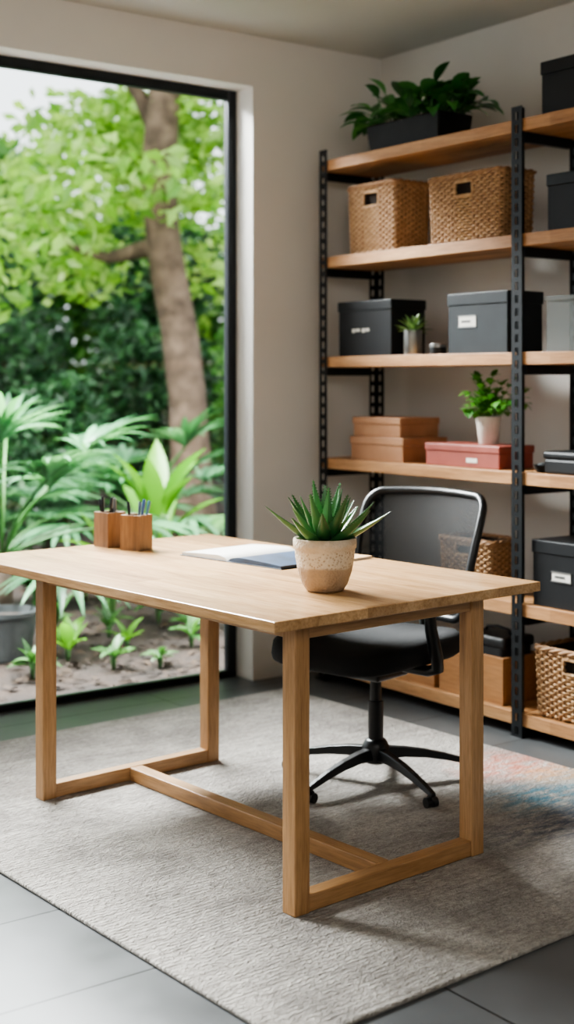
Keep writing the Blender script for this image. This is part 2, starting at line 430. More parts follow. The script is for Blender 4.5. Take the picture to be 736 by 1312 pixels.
# ------------------------------------------------------------------ office chair
CRZ = 193.0
ch = thing('office_chair', 'black mesh-backed swivel office chair pushed in behind the desk', 'chair', (2.925, 3.475, RT), math.radians(CRZ))
def seat_mb():
    mb = MB(); n = 48; rings = [(.80,-.030),(.93,-.026),(.99,-.014),(1.0,0),(.985,.018),(.93,.032),(.82,.040),(.6,.042),(.3,.040)]
    for s_, z in rings:
        for k in range(n):
            a = 2*PI*k/n; ca, sa = cos(a), sin(a); e = .5
            x = .045+.285*math.copysign(abs(ca)**e, ca)*s_; y = .262*math.copysign(abs(sa)**e, sa)*s_
            f = max(0, (x-.14)/.19); b = max(0, (-x-.12)/.12)
            mb.v.append((x, y, .458+z-.020*f*f+.012*b+.02*(y/.25)**2*(1 if z > 0 else 0)))
    for i in range(len(rings)-1):
        for k in range(n): mb.f.append((i*n+k, i*n+(k+1) % n, (i+1)*n+(k+1) % n, (i+1)*n+k))
    mb.f.append(tuple(reversed(range(n)))); mb.f.append(tuple((len(rings)-1)*n+k for k in range(n)))
    return mb
st = seat_mb().build('seat', mt['fabric'], ch, smooth=True)
MB().box(-.17, .18, -.17, .17, .405, .430).build('seat_pan', mt['plastic'], ch, bevel=.008)
def bx(y, z):  # curved back profile
    t = (z-.54)/.44
    return -.235-.13*t+.03*sin(PI*min(1, max(0, t)))+.045*(y/.235)**2
def back_pt(y, z): return (bx(y, z), y, z)
ZB0, ZB1 = .535, .950
def halfw(z): t = (z-ZB0)/(ZB1-ZB0); return .215+.035*sin(PI*.5*min(1, t*1.25))-.012*max(0, t-.8)*5*.4
cr = .055
def outline(n=14):
    pts = []
    for i in range(n+1):
        z = ZB0+cr+(ZB1-ZB0-2*cr)*i/n; pts.append((halfw(z), z))
    h = halfw(ZB1-cr)
    for i in range(1, 8): a = PI/2*i/8; pts.append((h-cr+cr*cos(a), ZB1-cr+cr*sin(a)))
    for i in range(0, 9): pts.append(((h-cr)*(1-2*i/8), ZB1+.006*sin(PI*i/8)))
    for i in range(1, 8): a = PI/2+PI/2*i/8; pts.append((-h+cr+cr*cos(a), ZB1-cr+cr*sin(a)))
    for i in range(n, -1, -1): z = ZB0+cr+(ZB1-ZB0-2*cr)*i/n; pts.append((-halfw(z), z))
    h = halfw(ZB0+cr)
    for i in range(1, 8): a = PI+PI/2*i/8; pts.append((-h+cr+cr*cos(a), ZB0+cr+cr*sin(a)))
    for i in range(0, 9): pts.append(((h-cr)*(-1+2*i/8), ZB0))
    for i in range(1, 8): a = 1.5*PI+PI/2*i/8; pts.append((h-cr+cr*cos(a), ZB0+cr+cr*sin(a)))
    return pts
ol = outline()
MB().tube([back_pt(y, z) for y, z in ol], .0145, 10, closed=True).build('back_frame', mt['plastic'], ch, smooth=True)
mm = MB(); NZ, NY = 22, 18
for i in range(NZ+1):
    z = ZB0+(ZB1-ZB0)*i/NZ; h = halfw(z)
    if z < ZB0+cr: h = h-cr+math.sqrt(max(0, cr*cr-(ZB0+cr-z)**2))
    if z > ZB1-cr: h = h-cr+math.sqrt(max(0, cr*cr-(z-ZB1+cr)**2))
    for j in range(NY+1):
        y = -h+2*h*j/NY; p = back_pt(y, z); mm.v.append((p[0]+.003, p[1], p[2]))
for i in range(NZ):
    for j in range(NY): a = i*(NY+1)+j; mm.f.append((a, a+1, a+NY+2, a+NY+1))
mm.build('back_mesh', mt['meshfab'], ch, smooth=True)
lb = MB()
for i in range(5):
    z = .61+.02*i
    for j in range(13):
        y = -.2+.4*j/12; lb.v.append((bx(y, z)-.012-.006*sin(PI*i/4), y, z))
for i in range(4):
    for j in range(12): a = i*13+j; lb.f.append((a, a+1, a+14, a+13))
lb.build('lumbar_support', mt['plastic'], ch, smooth=True, solid=.008)
MB().tube([(-.05,0,.395),(-.18,0,.39),(-.265,0,.41),(-.295,0,.47),(-.28,0,.56),(-.295,0,.66)], [.022,.022,.022,.021,.02,.016], 12).build('back_support', mt['plastic'], ch, smooth=.8)
for s_ in (-1, 1):
    am = MB().tube([(.05, s_*.15, .412),(.05, s_*.25, .412),(.055, s_*.290, .428),(.075, s_*.298, .47),(.105, s_*.298, .56),(.11, s_*.295, .635)], [.016,.018,.021,.022,.020,.018], 10).build('armrest', mt['plastic'], ch, smooth=.8)
    MB().box(-.02, .20, s_*.295-.037, s_*.295+.037, .632, .658).build('arm_pad', mt['plastic'], am, bevel=.012, seg=3)
MB().box(-.10, .08, -.07, .07, .350, .406).build('tilt_mechanism', mt['plastic'], ch, bevel=.012, seg=3)
MB().tube([(.02,-.06,.38),(.02,-.2,.382),(.025,-.25,.376)], [.006,.006,.010], 8).build('lever', mt['plastic'], ch, smooth=.8)
MB().lathe([(.026,.13),(.026,.27),(.019,.272),(.019,.355)], 24).build('gas_lift', mt['plastic'], ch, smooth=.6)
MB().lathe([(.03,.060),(.043,.067),(.046,.118),(.036,.138),(.028,.143)], 28).build('base_hub', mt['plastic'], ch, smooth=.6)
for a in (190, 262, 334, 46, 118):
    a = math.radians(a-CRZ); ca, sa = cos(a), sin(a)
    def P(r, s_, z): return (r*ca-s_*sa, r*sa+s_*ca, z)
    arm = MB(); secs = [(.03,.022,.076,.116),(.10,.019,.078,.110),(.17,.017,.072,.099),(.24,.015,.060,.083),(.30,.013,.046,.065),(.335,.012,.038,.053),(.346,.009,.038,.050)]
    for r, hw, z0, z1 in secs: arm.v += [P(r,-hw,z0), P(r,hw,z0), P(r,hw*.7,z1), P(r,-hw*.7,z1)]
    for i in range(len(secs)-1):
        for k in range(4): arm.f.append((i*4+k, i*4+(k+1) % 4, i*4+4+(k+1) % 4, i*4+4+k))
    arm.f += [(3,2,1,0), tuple(len(secs)*4-4+k for k in range(4))]
    bl = arm.build('base_leg', mt['plastic'], ch, bevel=.003)
    cs = MB().tube([P(.328,0,.030), P(.328,0,.046)], .008, 8)
    for s_ in (-.012, .012): cs.tube([P(.328, s_-.008, .0165), P(.328, s_+.008, .0165)], .0165, 18)
    cs.tube([P(.328,-.006,.024), P(.328,.006,.024)], .016, 14)
    cs.build('caster', mt['plastic'], bl, smooth=.7)

# ------------------------------------------------------------------ things on the desk
DT = RT+TZ
al = thing('potted_aloe', 'spiky green aloe in a rough beige pot on the desk', 'plant', (2.312, 2.968, DT))
MB().lathe([(.0,0),(.046,0),(.053,.004),(.064,.02),(.076,.055),(.083,.095),(.0850,.118),(.0885,.122),(.0895,.132),(.0890,.145),(.086,.149),(.081,.146),(.079,.125),(.0,.122)], 56).build('pot', mt['pot'], al, smooth=.7)
MB().lathe([(.0,.124),(.0795,.126),(.0795,.128),(.04,.134),(.0,.136)], 40).build('soil', mt['soil'], al, smooth=True)
lf = MB(); ga = 2.39996
for i in range(24):
    t = i/23; az = i*ga+.9; el = 1.44-.98*t**.9
    L = .148+.022*sin(i*1.7)+.004*t; W = .039+.005*sin(i*2.3)
    r0 = .006+.030*t
    lf.fleshy((r0*cos(az), r0*sin(az), .150-.010*t), az, el-.06, L, W, .016, -.22*t+.08*sin(i*3.1))
lf.build('foliage', mt['aloe'], al, smooth=.9)

def pen_cup(label, loc, rz):
    t = thing('pen_cup', label, 'pen holder', loc, rz, 'wooden pen cups')
    o, h, w_ = .040, .122, .009
    m = MB().box(-o, o, -o, o, 0, .012).box(-o, o, -o, -o+w_, .012, h).box(-o, o, o-w_, o, .012, h).box(-o, -o+w_, -o+w_, o-w_, .012, h).box(o-w_, o, -o+w_, o-w_, .012, h)
    m.build('cup_body', mt['cupwood'], t)
    MB().box(-o+w_, o-w_, -o+w_, o-w_, .012, .014).build('cup_shade', mt['inner_shade'], t)  # dark sheet, shade painted onto the bottom of the hollow
    return t
pen_cup('square wooden pen cup farther from the potted aloe', (2.318, 4.222, DT), .15)
pen_cup('square wooden pen cup nearer to the potted aloe', (2.345, 4.080, DT), .45)
pcol = {'black': pmat('pen_black', '#141619', '#1b1e22', .3), 'blue': pmat('pen_blue', '#2f4f86', '#375b96', .3), 'grey': pmat('pen_grey', '#59626a', '#68727a', .3), 'teal': pmat('pen_teal', '#3c6f86', '#467d95', .3)}
def pen(label, x, y, lx, ly, L, col, group):
    t = thing('pen', label, 'pen', (x, y, DT+.016), 0, group)
    d = Vector((lx, ly, 1)).normalized()
    MB().tube([d*0, d*.008, d*(L-.03)], [.0015,.0042,.0046], 10).build('barrel', pcol[col], t, smooth=.6)
    MB().tube([d*(L-.03), d*(L-.004), d*L], [.0052,.0052,.003], 10).build('cap', pcol[col], t, smooth=.6)
    q = d*(L-.004)+Vector((.007,0,0)); q2 = d*(L-.04)+Vector((.007,0,0))
    MB().tube([d*(L-.005), q, q2], .0012, 6).build('clip', mt['chrome'], t)
for k, (ox, oy, lx, ly, L, cl) in enumerate([(-.015,-.01,.05,-.1,.16,'black'),(.01,.012,.1,.06,.158,'black'),(.015,-.012,-.05,-.05,.156,'grey'),(-.01,.014,-.1,.10,.153,'black'),(-.02,.004,-.04,.02,.162,'black')]):
    pen('grey pen standing in the cup farther from the aloe' if cl == 'grey' else 'black pen standing in the cup farther from the aloe', 2.318+ox, 4.222+oy, lx, ly, L, cl, 'grey pens in the farther cup' if cl == 'grey' else 'black pens in the farther cup')
for k, (ox, oy, lx, ly, L, cl) in enumerate([(-.012,.01,-.05,.10,.152,'black'),(0,-.012,.08,-.12,.162,'blue'),(.013,-.01,.12,-.16,.158,'teal'),(.01,.012,.1,.05,.150,'grey')]):
    pen('%s pen standing in the cup nearer to the aloe' % cl, 2.345+ox, 4.080+oy, lx, ly, L, cl, 'pens in the nearer cup')

nb = thing('open_notebook', 'open notebook with one pale and one navy page on the desk', 'notebook', (2.58, 3.645, DT), math.radians(8))
MB().box(-.165, .165, -.256, .236, 0, .003).build('cover', mt['cover'], nb, bevel=.001)
def pages(sg, wd):
    m = MB(); n = 18
    for i in range(n+1):
        t = i/n; y = sg*wd*t; z = .004+.015*math.sqrt(min(1, t*5))*(1-.55*t*t)
        m.v += [(-.16, y, .003), (.16, y, .003), (.16, y, z), (-.16, y, z)]
    for i in range(n):
        a = i*4
        for k in range(4):
            q = (a+k, a+(k+1) % 4, a+4+(k+1) % 4, a+4+k); m.f.append(q if sg < 0 else q[::-1])
    m.f += [(0,1,2,3), (n*4+3, n*4+2, n*4+1, n*4)]
    return m
o = pages(1, .230).build('page_block', mt['page'], nb, smooth=.5); o['label'] = 'blank pale pages'
o = pages(-1, .250).build('page_block', mt['navy'], nb, smooth=.5); o['label'] = 'navy printed page'
np_ = thing('notepad', 'small tan notepad lying on the desk behind the aloe pot', 'notepad', (2.80, 3.455, DT), math.radians(12))
MB().box(-.05, .05, -.048, .048, 0, .006).build('page_block', mt['page'], np_)
MB().box(-.052, .052, -.05, .05, .006, .008).build('cover', mt['tanpad'], np_, bevel=.001)

# ------------------------------------------------------------------ shelving
SX0, SX1 = 3.747, 4.085
SY = [4.850, 3.614, 2.42]
ZT = [2.365, 1.925, 1.472, 1.012, .510, .090]
TH = .048
su = thing('shelving_unit', 'black slotted steel shelving with six pine boards against the wall', 'shelving', (0,0,0))
def strip(mb, org, ax, width, h, pitch=.05, sw=.017, sh=.030):
    ws = [0, (width-sw)/2, (width+sw)/2, width]; zs = [0]
    k = int(h/pitch)
    for i in range(k): zs += [i*pitch+(pitch-sh)/2, i*pitch+(pitch+sh)/2]
    zs.append(h); o = len(mb.v)
    for z in zs:
        for w_ in ws: mb.v.append((org[0]+ax[0]*w_, org[1]+ax[1]*w_, z))
    for i in range(len(zs)-1):
        for j in range(3):
            if j == 1 and i % 2 == 1: continue
            a = o+i*4+j; mb.f.append((a, a+1, a+5, a+4))
UH = 2.412
for i, y in enumerate(SY):
    for x, dx in ((SX0, 1), (SX1, -1)):
        m = MB()
        st_y = y-.055 if i == 0 else (y-.0275 if i == 1 else y)
        strip(m, (x, st_y), (0, 1), .055, UH)
        strip(m, (x, y), (dx, 0), .040, UH)
        m.build('upright', mt['steel'], su, solid=.003)
        MB().box(x-.003 if dx > 0 else x-.043, x+.043 if dx > 0 else x+.003, y-.03, y+.03, 0, .006).build('foot_plate', mt['steel'], su)
for z in ZT:
    for a, b in ((SY[1]+.004, SY[0]-.004), (SY[2]+.004, SY[1]-.004)):
        MB().box(SX0+.008, SX1-.004, a, b, z-TH, z).build('shelf', mt['pine'], su, bevel=.002)
    for y in SY:
        MB().box(SX0+.042, SX1-.042, y-.012, y+.012, max(.004, z-TH-.038), z-TH-.001).build('side_beam', mt['steel'], su)

# ------------------------------------------------------------------ shelf contents
def carton(name, label, cat, xf, y0, y1, z, d, h, mb_, ml, lid_h=.04, over=.004, plate=None, group=None, bev=.004):
    t = thing(name, label, cat, (xf+d/2, (y0+y1)/2, z), 0, group); wd = y1-y0
    body = MB().box(-d/2+over, d/2-over, -wd/2+over, wd/2-over, 0, h-lid_h+.002).build('body', mb_, t, bevel=bev)
    MB().box(-d/2, d/2, -wd/2, wd/2, h-lid_h, h).build('lid', ml, t, bevel=bev)
    if plate:
        py, pz, pw, ph, kind = plate
        xo = -d/2+over
        lab = MB().box(xo-.002, xo, py-pw/2, py+pw/2, pz-ph/2, pz+ph/2).build('label', mt['white'], t)
        if kind == 'holder':
            MB().box(xo-.004, xo-.0005, py-pw/2-.004, py+pw/2+.004, pz-ph/2-.005, pz-ph/2).box(xo-.004, xo-.0005, py-pw/2-.004, py+pw/2+.004, pz+ph/2, pz+ph/2+.004).build('label_holder', mt['chrome'], lab)
            MB().box(xo-.003, xo-.002, py-pw*.2, py+pw*.35, pz-.005, pz+.004).build('ink_mark', mt['ink'], lab)
    return t

def basket(label, xf, y0, y1, z, d, h, group, hole=True, pitch=.0120):
    t = thing('wicker_basket', label, 'basket', (xf+d/2, (y0+y1)/2, z), 0, group)
    wd = y1-y0; r = .02; mrg = .008
    def perim(hx, hy, n):
        Ls = [2*hy-2*r, PI*r/2, 2*hx-2*r, PI*r/2]*2; tot = sum(Ls); out = []
        for i in range(n):
            s_ = tot*i/n; k = 0
            while s_ > Ls[k]: s_ -= Ls[k]; k += 1
            if k == 0: out.append((-hx, hy-r-s_, -1, 0))
            elif k == 1: a = PI+s_/r; out.append((-hx+r+r*cos(a), -hy+r+r*sin(a), cos(a), sin(a)))
            elif k == 2: out.append((-hx+r+s_, -hy, 0, -1))
            elif k == 3: a = 1.5*PI+s_/r; out.append((hx-r+r*cos(a), -hy+r+r*sin(a), cos(a), sin(a)))
            elif k == 4: out.append((hx, -hy+r+s_, 1, 0))
            elif k == 5: a = s_/r; out.append((hx-r+r*cos(a), hy-r+r*sin(a), cos(a), sin(a)))
            elif k == 6: out.append((hx-r-s_, hy, 0, 1))
            else: a = PI/2+s_/r; out.append((-hx+r+r*cos(a), hy-r+r*sin(a), cos(a), sin(a)))
        return out
    hx, hy = d/2-mrg, wd/2-mrg
    ns = int((4*hx+4*hy)/.022/2)*2; n = ns*4
    base = perim(hx, hy, n)
    rows = int((h-.02)/pitch); m = MB(); K = 6
    hw, hz0, hz1 = .048, h*.67, h*.85
    tp = lambda zz: .95+.05*zz/h
    for rr in range(rows):
        zc = .008+pitch*(rr+.5); o = len(m.v); k_ = tp(zc)
        for i, (px, py, nx, ny) in enumerate(base):
            off = .0055*cos(PI*i/4+PI*rr)
            for q in range(K):
                a = 2*PI*q/K
                m.v.append((px*k_+nx*(off+.0032*cos(a)), py*k_+ny*(off+.0032*cos(a)), zc+pitch*.43*sin(a)))
        for i in range(n):
            j = (i+1) % n
            if hole and base[i][2] < -.9 and abs(base[i][1]) < hw and hz0 < zc < hz1: continue
            for q in range(K): m.f.append((o+i*K+q, o+i*K+(q+1) % K, o+j*K+(q+1) % K, o+j*K+q))
    m.build('woven_body', mt['wicker'], t, smooth=True)
    s2 = MB()
    for i in range(2, n, 4):
        px, py, nx, ny = base[i]
        if hole and nx < -.9 and abs(py) < hw: continue
        s2.tube([(px*tp(0), py*tp(0), .004), (px*tp(h), py*tp(h), h-.008)], .0045, 6)
    s2.build('stake', mt['wickerd'], t, smooth=.7)
    pr = perim(hx+.001, hy+.001, 72)
    m2 = MB()
    for ph in range(3):
        m2.tube([(p[0]+p[2]*.007*cos(i*PI/4+ph*2.1), p[1]+p[3]*.007*cos(i*PI/4+ph*2.1), h-.014+.007*sin(i*PI/4+ph*2.1)) for i, p in enumerate(pr)], .0062, 6, closed=True)
    m2.build('rim', mt['wickerd'], t, smooth=True)
    e = .014
    li = MB().box(-hx*.95+e, hx*.95-e, -hy*.95+e, hy*.95-e, .004, .012)
    a, b = hx*.95-e, hy*.95-e
    li.box(-a, -a+.003, -b, b, .012, h-.014).box(a-.003, a, -b, b, .012, h-.014).box(-a, a, -b, -b+.003, .012, h-.014).box(-a, a, b-.003, b, .012, h-.014)
    li.build('inner_shade', mt['inner_shade'], t)  # dark shell, painted interior shade behind the weave and handle hole
    if hole:
        xx = -hx*tp(hz0)-.001
        MB().tube([(xx, -hw, hz0-.002), (xx, hw, hz0-.002), (xx, hw+.003, (hz0+hz1)/2), (xx, hw, hz1+.003), (xx, -hw, hz1+.003), (xx, -hw-.003, (hz0+hz1)/2)], .006, 8, closed=True).build('handle_rim', mt['wicker'], t, smooth=True)
    return t

XF = 3.785
# top board
z = ZT[0]
pl = thing('planter_trough', 'black planter trough of leafy green houseplants on the top shelf', 'plant', (XF+.10, 4.33, z))
MB().tbox(.44, .18, .47, .20, 0, .118).build('planter', mt['planter'], pl, bevel=.006)
MB().box(-.09, .09, -.22, .22, .118, .121).build('soil', mt['soil'], pl)
lv = MB(); rd = random.Random(3)
for i in range(125):
    bx_, by_ = rd.uniform(-.08, .08), rd.uniform(-.22, .22)
    az = math.atan2(by_*1.3+rd.uniform(-.22, .22), bx_+rd.uniform(-.2, .2)-.03); el = rd.uniform(.15, 1.3)
    sl = rd.uniform(.02, .13); pos = Vector((bx_, by_, .121)); tip = pos+Vector((cos(az)*cos(el)*sl, sin(az)*cos(el)*sl, sin(el)*sl))
    lv.tube([pos, tip], .0025, 5)
    lv.blade(tip, az+rd.uniform(-.4, .4), el-.2, rd.uniform(.09, .15), rd.uniform(.05, .075), rd.uniform(.6, 1.4), 6, .25, .42, rd.uniform(-.5, .5))
lv.build('foliage', mt['dkleaf'], pl, smooth=True)
carton('storage_box', 'black lidded box on the top shelf right of the post', 'box', XF, 3.20, 3.53, z, .24, .205, mt['black'], mt['blackl'], .05)
# second board
z = ZT[1]
basket('taller looking wicker basket on second shelf nearer the window', XF+.01, 4.378, 4.722, z, .22, .315, 'wicker baskets on the second shelf')
basket('wider wicker basket on second shelf beside the post', XF, 3.735, 4.174, z, .21, .285, 'wicker baskets on the second shelf')
carton('storage_box', 'dark charcoal box right of the post on the basket shelf', 'box', XF, 3.17, 3.50, z, .24, .215, mt['black'], mt['char'], .045)
# third board
z = ZT[2]
bb = carton('storage_box', 'black box behind the small metal plant pot on third shelf', 'box', XF, 4.394, 4.765, z, .205, .245, mt['black'], mt['blackl'], .045)
lm = MB()
for k, (yy, ww) in enumerate([(.075,.018),(.045,.03),(.005,.02),(-.022,.022)]): lm.box(-.1005, -.0980, yy-ww/2, yy+ww/2, .105+.004*(k % 2), .122)
o = lm.build('label', mt['white'], bb); o['label'] = 'worn pale label marks'
mp = thing('small_plant', 'small grey green succulent in a metal cup on third shelf', 'plant', (XF+.03, 4.285, z))
MB().lathe([(0,0),(.038,0),(.040,.004),(.040,.105),(.038,.107),(.036,.104),(.036,.09),(0,.088)], 32).build('cup', mt['chrome'], mp, smooth=.6)
lv = MB()
for i in range(22):
    t = i/21; lv.blade((0,0,.09), i*ga, 1.35-1.1*t, .095, .026, .3+.3*t, 5, .4, .4)
lv.build('foliage', mt['greyleaf'], mp, smooth=True)
tn = thing('small_tin', 'small grey tin with a metal lid between the boxes', 'tin', (XF+.035, 4.135, z))
MB().lathe([(0,0),(.034,0),(.035,.002),(.035,.03),(0,.03)], 28).build('tin_body', mt['char'], tn, smooth=.6)
MB().lathe([(.0365,.03),(.0365,.042),(.034,.045),(0,.045)], 28).build('tin_lid', mt['chrome'], tn, smooth=.6)
carton('storage_box', 'charcoal box with a white label beside the post on third shelf', 'box', XF, 3.70, 4.045, z, .205, .245, mt['char'], mt['char'], .05, plate=(.055, .13, .095, .04, 'holder'))
carton('plastic_bin', 'translucent grey plastic bin right of the post on third shelf', 'bin', XF, 3.17, 3.51, z, .24, .21, mt['clear'], mt['clear'], .02, over=.006)
# fourth board
z = ZT[3]
carton('wooden_box', 'larger tan box at the bottom of the two box stack', 'box', XF, 4.317, 4.677, z, .26, .105, mt['carton'], mt['carton'], .035)
carton('wooden_box', 'flatter tan box lying on top of the larger tan box', 'box', XF+.01, 4.345, 4.672, z+.105, .23, .085, mt['carton'], mt['carton'], .03)
carton('gift_box', 'flat brick red box under the white potted plant', 'box', XF, 3.745, 4.18, z, .20, .092, mt['redbox'], mt['redbox'], .03, plate=(-.06, .03, .06, .018, 'plain'))
wp = thing('potted_plant', 'small bushy green plant in white pot on the red box', 'plant', (XF+.10, 3.905, z+.092))
MB().lathe([(0,0),(.036,0),(.039,.003),(.051,.10),(.053,.112),(.050,.114),(.047,.108),(.046,.095),(0,.093)], 36).build('pot', mt['whitepot'], wp, smooth=.7)
MB().lathe([(0,.095),(.0465,.097),(.02,.1),(0,.101)], 24).build('soil', mt['soil'], wp, smooth=True)
lv = MB(); rd = random.Random(5)
for i in range(34):
    az = rd.uniform(0, 2*PI); el = rd.uniform(.55, 1.5); L = rd.uniform(.08, .19); p = Vector((rd.uniform(-.02,.02), rd.uniform(-.02,.02), .098)); pts = [p.copy()]
    for k in range(5):
        e = el-.07*k; p = p+Vector((cos(az)*cos(e), sin(az)*cos(e), sin(e)))*L/5; pts.append(p.copy())
        if k > 0:
            for sg in (-1, 1): lv.blade(p, az+sg*1.1+rd.uniform(-.5,.5), e-.5+rd.uniform(-.3,.3), rd.uniform(.035,.05), .030, .8, 4, .2, .45)
    lv.blade(p, az, el-.5, .045, .030, .5, 4, .2, .45)
    lv.tube(pts, .0014, 4)
lv.build('foliage', mt['ltleaf'], wp, smooth=True)
ds = thing('trinket_dish', 'small dark round dish beside the post on fourth shelf', 'dish', (XF+.055, 3.545+.02, z))
MB().lathe([(0,0),(.025,0),(.036,.018),(.038,.028),(.035,.028),(.03,.016),(0,.01)], 28).build('bowl', mt['char'], ds, smooth=.7)
MB().lathe([(0,.012),(.024,.015),(.02,.030),(0,.036)], 20).build('stone', mt['greypot'], ds, smooth=True)
carton('flat_case', 'flat black case right of the post on fourth shelf', 'case', XF-.005, 3.13, 3.515, z, .25, .085, mt['black'], mt['blackl'], .03, bev=.01)
# fifth board
z = ZT[4]
carton('storage_box', 'tall black box with white label right of the post', 'box', XF-.01, 3.20, 3.565, z, .25, .25, mt['black'], mt['blackl'], .05, plate=(.035, .12, .09, .03, 'holder'))
basket('small wicker basket on fifth shelf half hidden behind the chair', XF+.03, 3.82, 4.14, z, .2, .215, 'lower wicker baskets')
# bottom board
z = ZT[5]
def crate(label, y0, y1, d, h, dz=0):
    t = thing('wooden_crate', label, 'crate', (XF+d/2, (y0+y1)/2, z), 0, 'wooden crates on the bottom shelf'); w_ = (y1-y0)/2; k = .012
    MB().box(-d/2, -d/2+k, -w_, w_, .0, h).build('front_panel', mt['crate'], t, bevel=.002)
    MB().box(d/2-k, d/2, -w_, w_, .0, h).build('back_panel', mt['crate'], t, bevel=.002)
    for s_ in (-1, 1): MB().box(-d/2+k, d/2-k, s_*w_-(k if s_ > 0 else 0), s_*w_+(k if s_ < 0 else 0), 0, h).build('side_panel', mt['crate'], t, bevel=.002)
    MB().box(-d/2+k, d/2-k, -w_+k, w_-k, .002, .012).build('bottom_panel', mt['crate'], t)
    return t
crate('low empty wooden crate on bottom shelf behind the chair', 4.12, 4.44, .22, .10)
crate('deeper wooden crate on bottom shelf holding a black bag', 3.725, 4.09, .22, .185)
bg = thing('camera_bag', 'black soft bag resting inside the deeper wooden crate', 'bag', (XF+.11, 3.86, z+.012))
MB().box(-.085, .085, -.115, .115, 0, .235).build('bag_body', mt['fabric'], bg, bevel=.03, seg=4, smooth=True)
MB().box(-.09, .09, -.12, .12, .2, .245).build('flap', mt['plastic'], bg, bevel=.015, seg=3)
MB().tube([(0,-.07,.243),(0,-.06,.262),(0,0,.27),(0,.06,.262),(0,.07,.243)], .006, 8).build('handle', mt['plastic'], bg, smooth=True)
basket('wicker basket with dark handle hole on the bottom shelf right of the post', XF-.01, 3.16, 3.565, z, .25, .275, 'lower wicker baskets')

# ------------------------------------------------------------------ garden
struct(MB().box(-14, 26, YW+.24, 40, -.3, -.03).build('garden_ground', mt['ground']), 'bare brown earth of the garden outside the window', 'ground')
rd = random.Random(11)
lt = MB()
for i in range(1500):
    y = rd.uniform(5.3, 8.6); x = rd.uniform(.35*y, .85*y)
    lt.blade((x, y, -.025+rd.uniform(0, .012)), rd.uniform(0, 6.28), rd.uniform(-.05, .3), rd.uniform(.03, .09), rd.uniform(.015, .04), rd.uniform(.2, .9), 3, .3, .45, rd.uniform(-.4, .4))
tag(lt.build('leaf_litter', mt['litter']), 'dry brown fallen leaves scattered on the garden soil', 'leaves', kind='stuff')

# main tree
FW, RI = Vector((.592, .806, 0)), Vector((.806, -.592, 0))
tb = Vector((5.98, 9.50, 0)); kpp = .00652
mtree = thing('garden_tree', 'tree with a thick brown leaning trunk close to the window', 'tree', (tb.x, tb.y, -.03))
def tp_(px, py): return RI*((px-247)*kpp)+Vector((0,0,1.362+(488-py)*kpp+.03))
path = [(252,712),(249,640),(246,570),(242,500),(232,420),(218,350),(210,290),(206,220),(211,150),(216,90),(222,20),(226,-70),(230,-180)]
pts = [tp_(*p) for p in path]; rad = [.24,.19,.165,.16,.155,.15,.145,.15,.14,.13,.12,.10,.07]
m = MB().tube(pts, rad, 16)
m.build('trunk', mt['bark'], mtree, smooth=True)
for p2, r2 in (([(212,320),(200,316),(180,318),(160,322),(135,326),(100,316),(60,300)], [.09,.085,.075,.065,.05,.035,.02]), ([(208,180),(180,120),(140,60),(90,0)], [.08,.06,.045,.03]), ([(214,110),(250,50),(300,0),(340,-60)], [.08,.06,.045,.03])):
    MB().tube([tp_(*q)+FW*(.08*i) for i, q in enumerate(p2)], r2, 10).build('branch', mt['bark'], mtree, smooth=True)
bl = []
for px, py, dz, r in [(120,240,-.4,.6),(70,310,-.9,.55),(170,150,.8,.7),(130,150,.6,.6),(250,190,.9,.75),(270,260,-.3,.55),(190,250,.9,.45),(20,360,-.6,.55),(20,230,.5,.6),(70,180,.3,.5),(110,340,.7,.5),(285,130,.3,.7),(180,-20,0,1.1),(300,-10,.5,1.2),(60,270,-.4,.55),(270,340,.4,.5),(235,225,-.6,.28),(60,130,.5,.4)]:
    p = tp_(px, py)+FW*dz; bl.append((p.x, p.y, p.z, r, r, r*.62))
leafcloud(bl, 6200, .15, 21).build('foliage', mt['bright'], mtree)

def tree(label, x, y, h, hw, n, size, mat, seed, lo=.3, trunk=.12):
    t = thing('background_tree', label, 'tree', (x, y, -.03), 0, 'trees at the back of the garden'); r_ = random.Random(seed)
    MB().tube([(0,0,0), (r_.uniform(-.1,.1), r_.uniform(-.1,.1), h*.3), (r_.uniform(-.2,.2), 0, h*.6), (r_.uniform(-.2,.2), 0, h*.85)], [trunk, trunk*.8, trunk*.6, trunk*.25], 10).build('trunk', mt['bark2'], t, smooth=True)
    b = []
    for i in range(11):
        a = r_.uniform(0, 6.28); q = r_.uniform(.1, .45)*hw
        b.append((q*cos(a), q*sin(a), h*(lo+(.92-lo)*i/10), hw*.55, hw*.55, hw*.5))
    leafcloud(b, n, size, seed).build('foliage', mat, t); return t
tree('pale green tree at the back left behind the dark trees', 7.0, 16.3, 4.6, 1.2, 3800, .20, mt['mid'], 1)
tree('bright yellow green tree at the back behind the leaning trunk', 9.4, 16.3, 5.4, 1.2, 3800, .20, mt['bright'], 5)
tree('pale green tree at the far right back of the garden', 11.8, 16.3, 5.4, 1.2, 2800, .20, mt['mid'], 4)
tree('pale green tree at the far left back of the garden', 4.6, 16.3, 4.6, 1.15, 2000, .20, mt['mid'], 7)
tree('dark leaved tree in the middle row left of view', 6.05, 13.6, 3.0, 1.05, 4200, .18, mt['deep'], 2, .12)
tree('dark leaved tree in the middle row behind the leaning trunk', 8.15, 13.6, 3.2, 1.05, 4200, .18, mt['deep'], 3, .12)
tree('dark leaved tree in the middle row right of the trunk', 10.2, 13.6, 3.4, 1.05, 3000, .18, mt['deep'], 6, .12)
